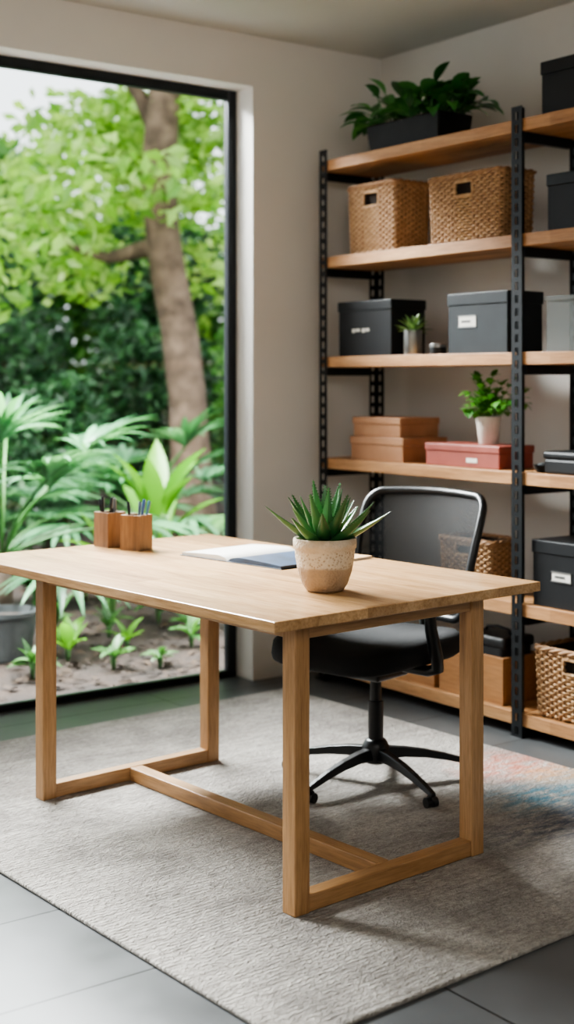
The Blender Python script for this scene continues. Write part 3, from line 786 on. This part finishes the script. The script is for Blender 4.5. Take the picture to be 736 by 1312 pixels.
# hedge closing the garden behind the trees
hg = thing('hedge', 'tall dense green hedge closing off the back of the garden', 'hedge', (9.5, 18.6, -.03))
hs = MB(); hb = []; rd = random.Random(31)
for i in range(13):
    x = -5.4+.9*i
    hs.tube([(x,0,0), (x+rd.uniform(-.1,.1), 0, 1.5), (x+rd.uniform(-.2,.2), 0, 3.0)], [.06,.045,.02], 7)
    for zz in (.6, 1.5, 2.4, 3.3): hb.append((x+rd.uniform(-.2,.2), rd.uniform(-.15,.15), zz+rd.uniform(-.15,.35), .7, .55, .62))
hs.build('stem', mt['bark2'], hg, smooth=True)
leafcloud(hb, 17000, .26, 77, .6).build('foliage', mt['mid'], hg)

def shrub(label, x, y, r, h, n, size, mat, seed):
    t = thing('shrub', label, 'shrub', (x, y, -.03), 0, 'garden shrubs'); r_ = random.Random(seed)
    s2 = MB(); b = []
    for i in range(8):
        a = r_.uniform(0, 6.28); q = r_.uniform(0, .42)*r; tip = (q*cos(a), q*sin(a), r_.uniform(.25, .75)*h)
        s2.tube([(0,0,0), (tip[0]*.4, tip[1]*.4, tip[2]*.5), tip], [.03,.02,.01], 6); b.append((*tip, r*.55, r*.55, h*.26))
    s2.build('stem', mt['bark2'], t, smooth=True)
    leafcloud(b, n, size, seed+50).build('foliage', mat, t); return t
shrub('dark rounded shrub at the left behind the left fan palm', 5.1, 11.3, .85, 2.3, 3000, .13, mt['deep'], 1)
shrub('dense green shrub in the middle behind the palms', 6.6, 11.5, .72, 2.3, 2800, .13, mt['deep'], 2)
shrub('leafy green shrub right of the leaning trunk', 8.0, 11.5, .72, 2.3, 2800, .13, mt['mid'], 4)
shrub('low dark shrub between the left palm and the trunk', 4.75, 9.7, .6, 1.5, 2400, .11, mt['deep'], 5)
shrub('low green shrub near the window frame corner', 6.35, 8.45, .5, .9, 1400, .10, mt['mid'], 6)

def fan_palm(label, x, y, h, nf, L, seed, mat, W=.05, elo=.35):
    t = thing('fan_palm', label, 'palm', (x, y, -.03), 0, 'fan palms'); r_ = random.Random(seed)
    s2 = MB(); f2 = MB()
    MB().tube([(0,0,0),(0,0,h*.35)], [.07,.05], 10).build('trunk', mt['bark2'], t, smooth=True)
    for i in range(nf):
        az = i*ga+r_.uniform(-.2,.2); el = r_.uniform(elo, 1.3); pl_ = r_.uniform(.4, .72)*h
        p = Vector((0,0,h*.33)); pts = [p.copy()]
        for k in range(5):
            e = el-.13*k; p = p+Vector((cos(az)*cos(e), sin(az)*cos(e), sin(e)))*pl_/5; pts.append(p.copy())
        s2.tube(pts, .009, 5)
        ns = 15
        for k in range(ns):
            u = (k/(ns-1)-.5)*2; a2 = az+u*1.9
            f2.blade(p, a2, (el-.45)*(1-abs(u)*.5)+.2, L*(1-.25*abs(u))*r_.uniform(.9, 1.05), W, .85+r_.uniform(-.2, .3), 7, .35, .3)
    s2.build('stem', mt['palm2'], t, smooth=True); f2.build('fronds', mat, t, smooth=True); return t
fan_palm('large drooping fan palm at the left edge of the window', 3.16, 7.0, 1.2, 17, .50, 1, mt['palm'], .060, .1)
fan_palm('drooping fan palm in the middle of the window view', 4.85, 8.30, 1.0, 14, .50, 4, mt['palm'], .058, .2)

def feather_palm(label, x, y, z0, nf, L, seed, mat):
    t = thing('feather_palm', label, 'palm', (x, y, -.03)); r_ = random.Random(seed); s2 = MB(); f2 = MB()
    MB().tube([(0,0,0),(0,0,z0)], [.06,.045], 10).build('trunk', mt['bark2'], t, smooth=True)
    for i in range(nf):
        az = i*ga+r_.uniform(-.2,.2); el = r_.uniform(.35, 1.2); p = Vector((0,0,z0)); pts = [p.copy()]; N = 16
        for k in range(N):
            e = el-1.5*k/N; d = Vector((cos(az)*cos(e), sin(az)*cos(e), sin(e))); p = p+d*L/N; pts.append(p.copy())
            if k > 2:
                ll = .30*sin(PI*(k/N)*.85+.25)
                for sg in (-1, 1): f2.blade(p, az+sg*(1.25-.5*k/N), e*.4-.05, ll, .036, .9, 5, .3, .3)
        s2.tube(pts, [.010]*len(pts), 5)
    s2.build('stem', mt['palm2'], t, smooth=True); f2.build('fronds', mat, t, smooth=True); return t
feather_palm('arching feather palm in front of the leaning trunk', 5.25, 7.30, .25, 10, .55, 5, mt['palm2'])

def broad(label, x, y, n, L, W, seed, z0=.2, lo=.75, mat='banana', group='broad leaved garden plants'):
    t = thing('broadleaf_plant', label, 'plant', (x, y, -.03), 0, group); r_ = random.Random(seed); s2 = MB(); f2 = MB()
    for i in range(n):
        az = i*ga+r_.uniform(-.3,.3); el = r_.uniform(lo, 1.4); st_ = z0*r_.uniform(.7, 1.2)
        tip = Vector((cos(az)*.12*z0, sin(az)*.12*z0, st_)); s2.tube([(0,0,0), tip*.6, tip], .008, 5)
        f2.blade(tip, az, el, L*r_.uniform(.7, 1.1), W, r_.uniform(.3, 1.1), 8, .3, .4)
    s2.build('stem', mt['palm2'], t, smooth=True); f2.build('leaves', mt[mat], t, smooth=True); return t
broad('upright plant with broad bright yellow green leaves', 4.26, 7.15, 12, .50, .14, 1, .52, .9)
broad('low bright leafy plant near the window base left side', 3.06, 6.0, 9, .20, .07, 2, .06)
broad('low bright leafy plant near the window frame corner', 4.15, 6.35, 11, .28, .08, 3, .12)
broad('leafy plant drooping over the soil below the middle palm', 3.72, 6.75, 13, .36, .12, 4, .30, .3)
broad('small green seedling plant on the bare soil', 3.45, 6.1, 7, .14, .05, 5, .04)
for k, (x, y, L) in enumerate([(3.25,6.55,.20),(3.52,6.42,.14),(3.95,6.62,.18),(4.45,6.75,.24),(2.75,5.75,.13),(3.75,5.95,.14),(4.75,6.5,.22),(3.15,5.70,.11),(4.0,7.6,.28),(3.6,7.5,.28),(4.65,7.6,.28),(3.9,6.2,.12),(3.35,5.6,.09)]):
    broad('low dark green ground plant growing from the garden soil', x, y, 12, L, L*.36, 20+k, .05+L*.2, .15, 'ground_leaf', 'low ground plants')

gp = thing('garden_pot', 'plain dark grey pot on the soil at the left window edge', 'pot', (2.84, 6.22, -.03))
MB().lathe([(0,0),(.10,0),(.115,.01),(.14,.22),(.15,.225),(.15,.25),(.138,.25),(.13,.215),(0,.21)], 36).build('pot_body', mt['greypot'], gp, smooth=.7)
MB().lathe([(0,.212),(.13,.214),(0,.22)], 24).build('soil', mt['soil'], gp)

# ------------------------------------------------------------------ light
w = bpy.data.worlds.new('world'); bpy.context.scene.world = w; w.use_nodes = True
bgd = w.node_tree.nodes['Background']; bgd.inputs[0].default_value = (.92, .96, 1.0, 1); bgd.inputs[1].default_value = 2.8
def aim(o, to):
    d = Vector(to)-o.location; o.rotation_euler = d.to_track_quat('-Z', 'Y').to_euler()
def area(name, loc, to, sx, sy, power, col=(1,1,1)):
    l = bpy.data.lights.new(name, 'AREA'); l.shape = 'RECTANGLE'; l.size = sx; l.size_y = sy; l.energy = power; l.color = col
    o = bpy.data.objects.new(name, l); COL.objects.link(o); o.location = loc; aim(o, to); return o
area('added_window_fill', (2.0, 7.2, 4.1), (2.6, 3.2, .5), 4.5, 1.0, 3300, (.98, .99, 1))  # added lamp outside above the window, out of view, brightens the room
area('added_room_fill', (.2, .2, 2.75), (2.6, 3.8, .9), 2.6, 1.6, 72, (1, .97, .93))  # added unseen fill lamp high up near the camera
sl = bpy.data.lights.new('sun', 'SUN'); sl.energy = 4.2; sl.angle = math.radians(8); sl.color = (1, .96, .88)
so = bpy.data.objects.new('sun', sl); COL.objects.link(so); so.rotation_euler = Vector((.62, -.06, -.78)).to_track_quat('-Z', 'Y').to_euler()
try: bpy.context.scene.view_settings.look = 'AgX - Medium High Contrast'
except Exception as e: print('look', e)

# ------------------------------------------------------------------ camera
cd = bpy.data.cameras.new('camera'); cam = bpy.data.objects.new('camera', cd); COL.objects.link(cam)
cam.location = (0, 0, 1.362); cam.rotation_euler = (PI/2, 0, -math.radians(36.3))
cd.sensor_fit = 'AUTO'; cd.sensor_width = 36; cd.lens = 1718/1312*36
cd.shift_y = -(656-488)/1312
cd.clip_end = 200
cd.dof.use_dof = True; cd.dof.focus_distance = 3.7; cd.dof.aperture_fstop = 2.0
bpy.context.scene.camera = cam
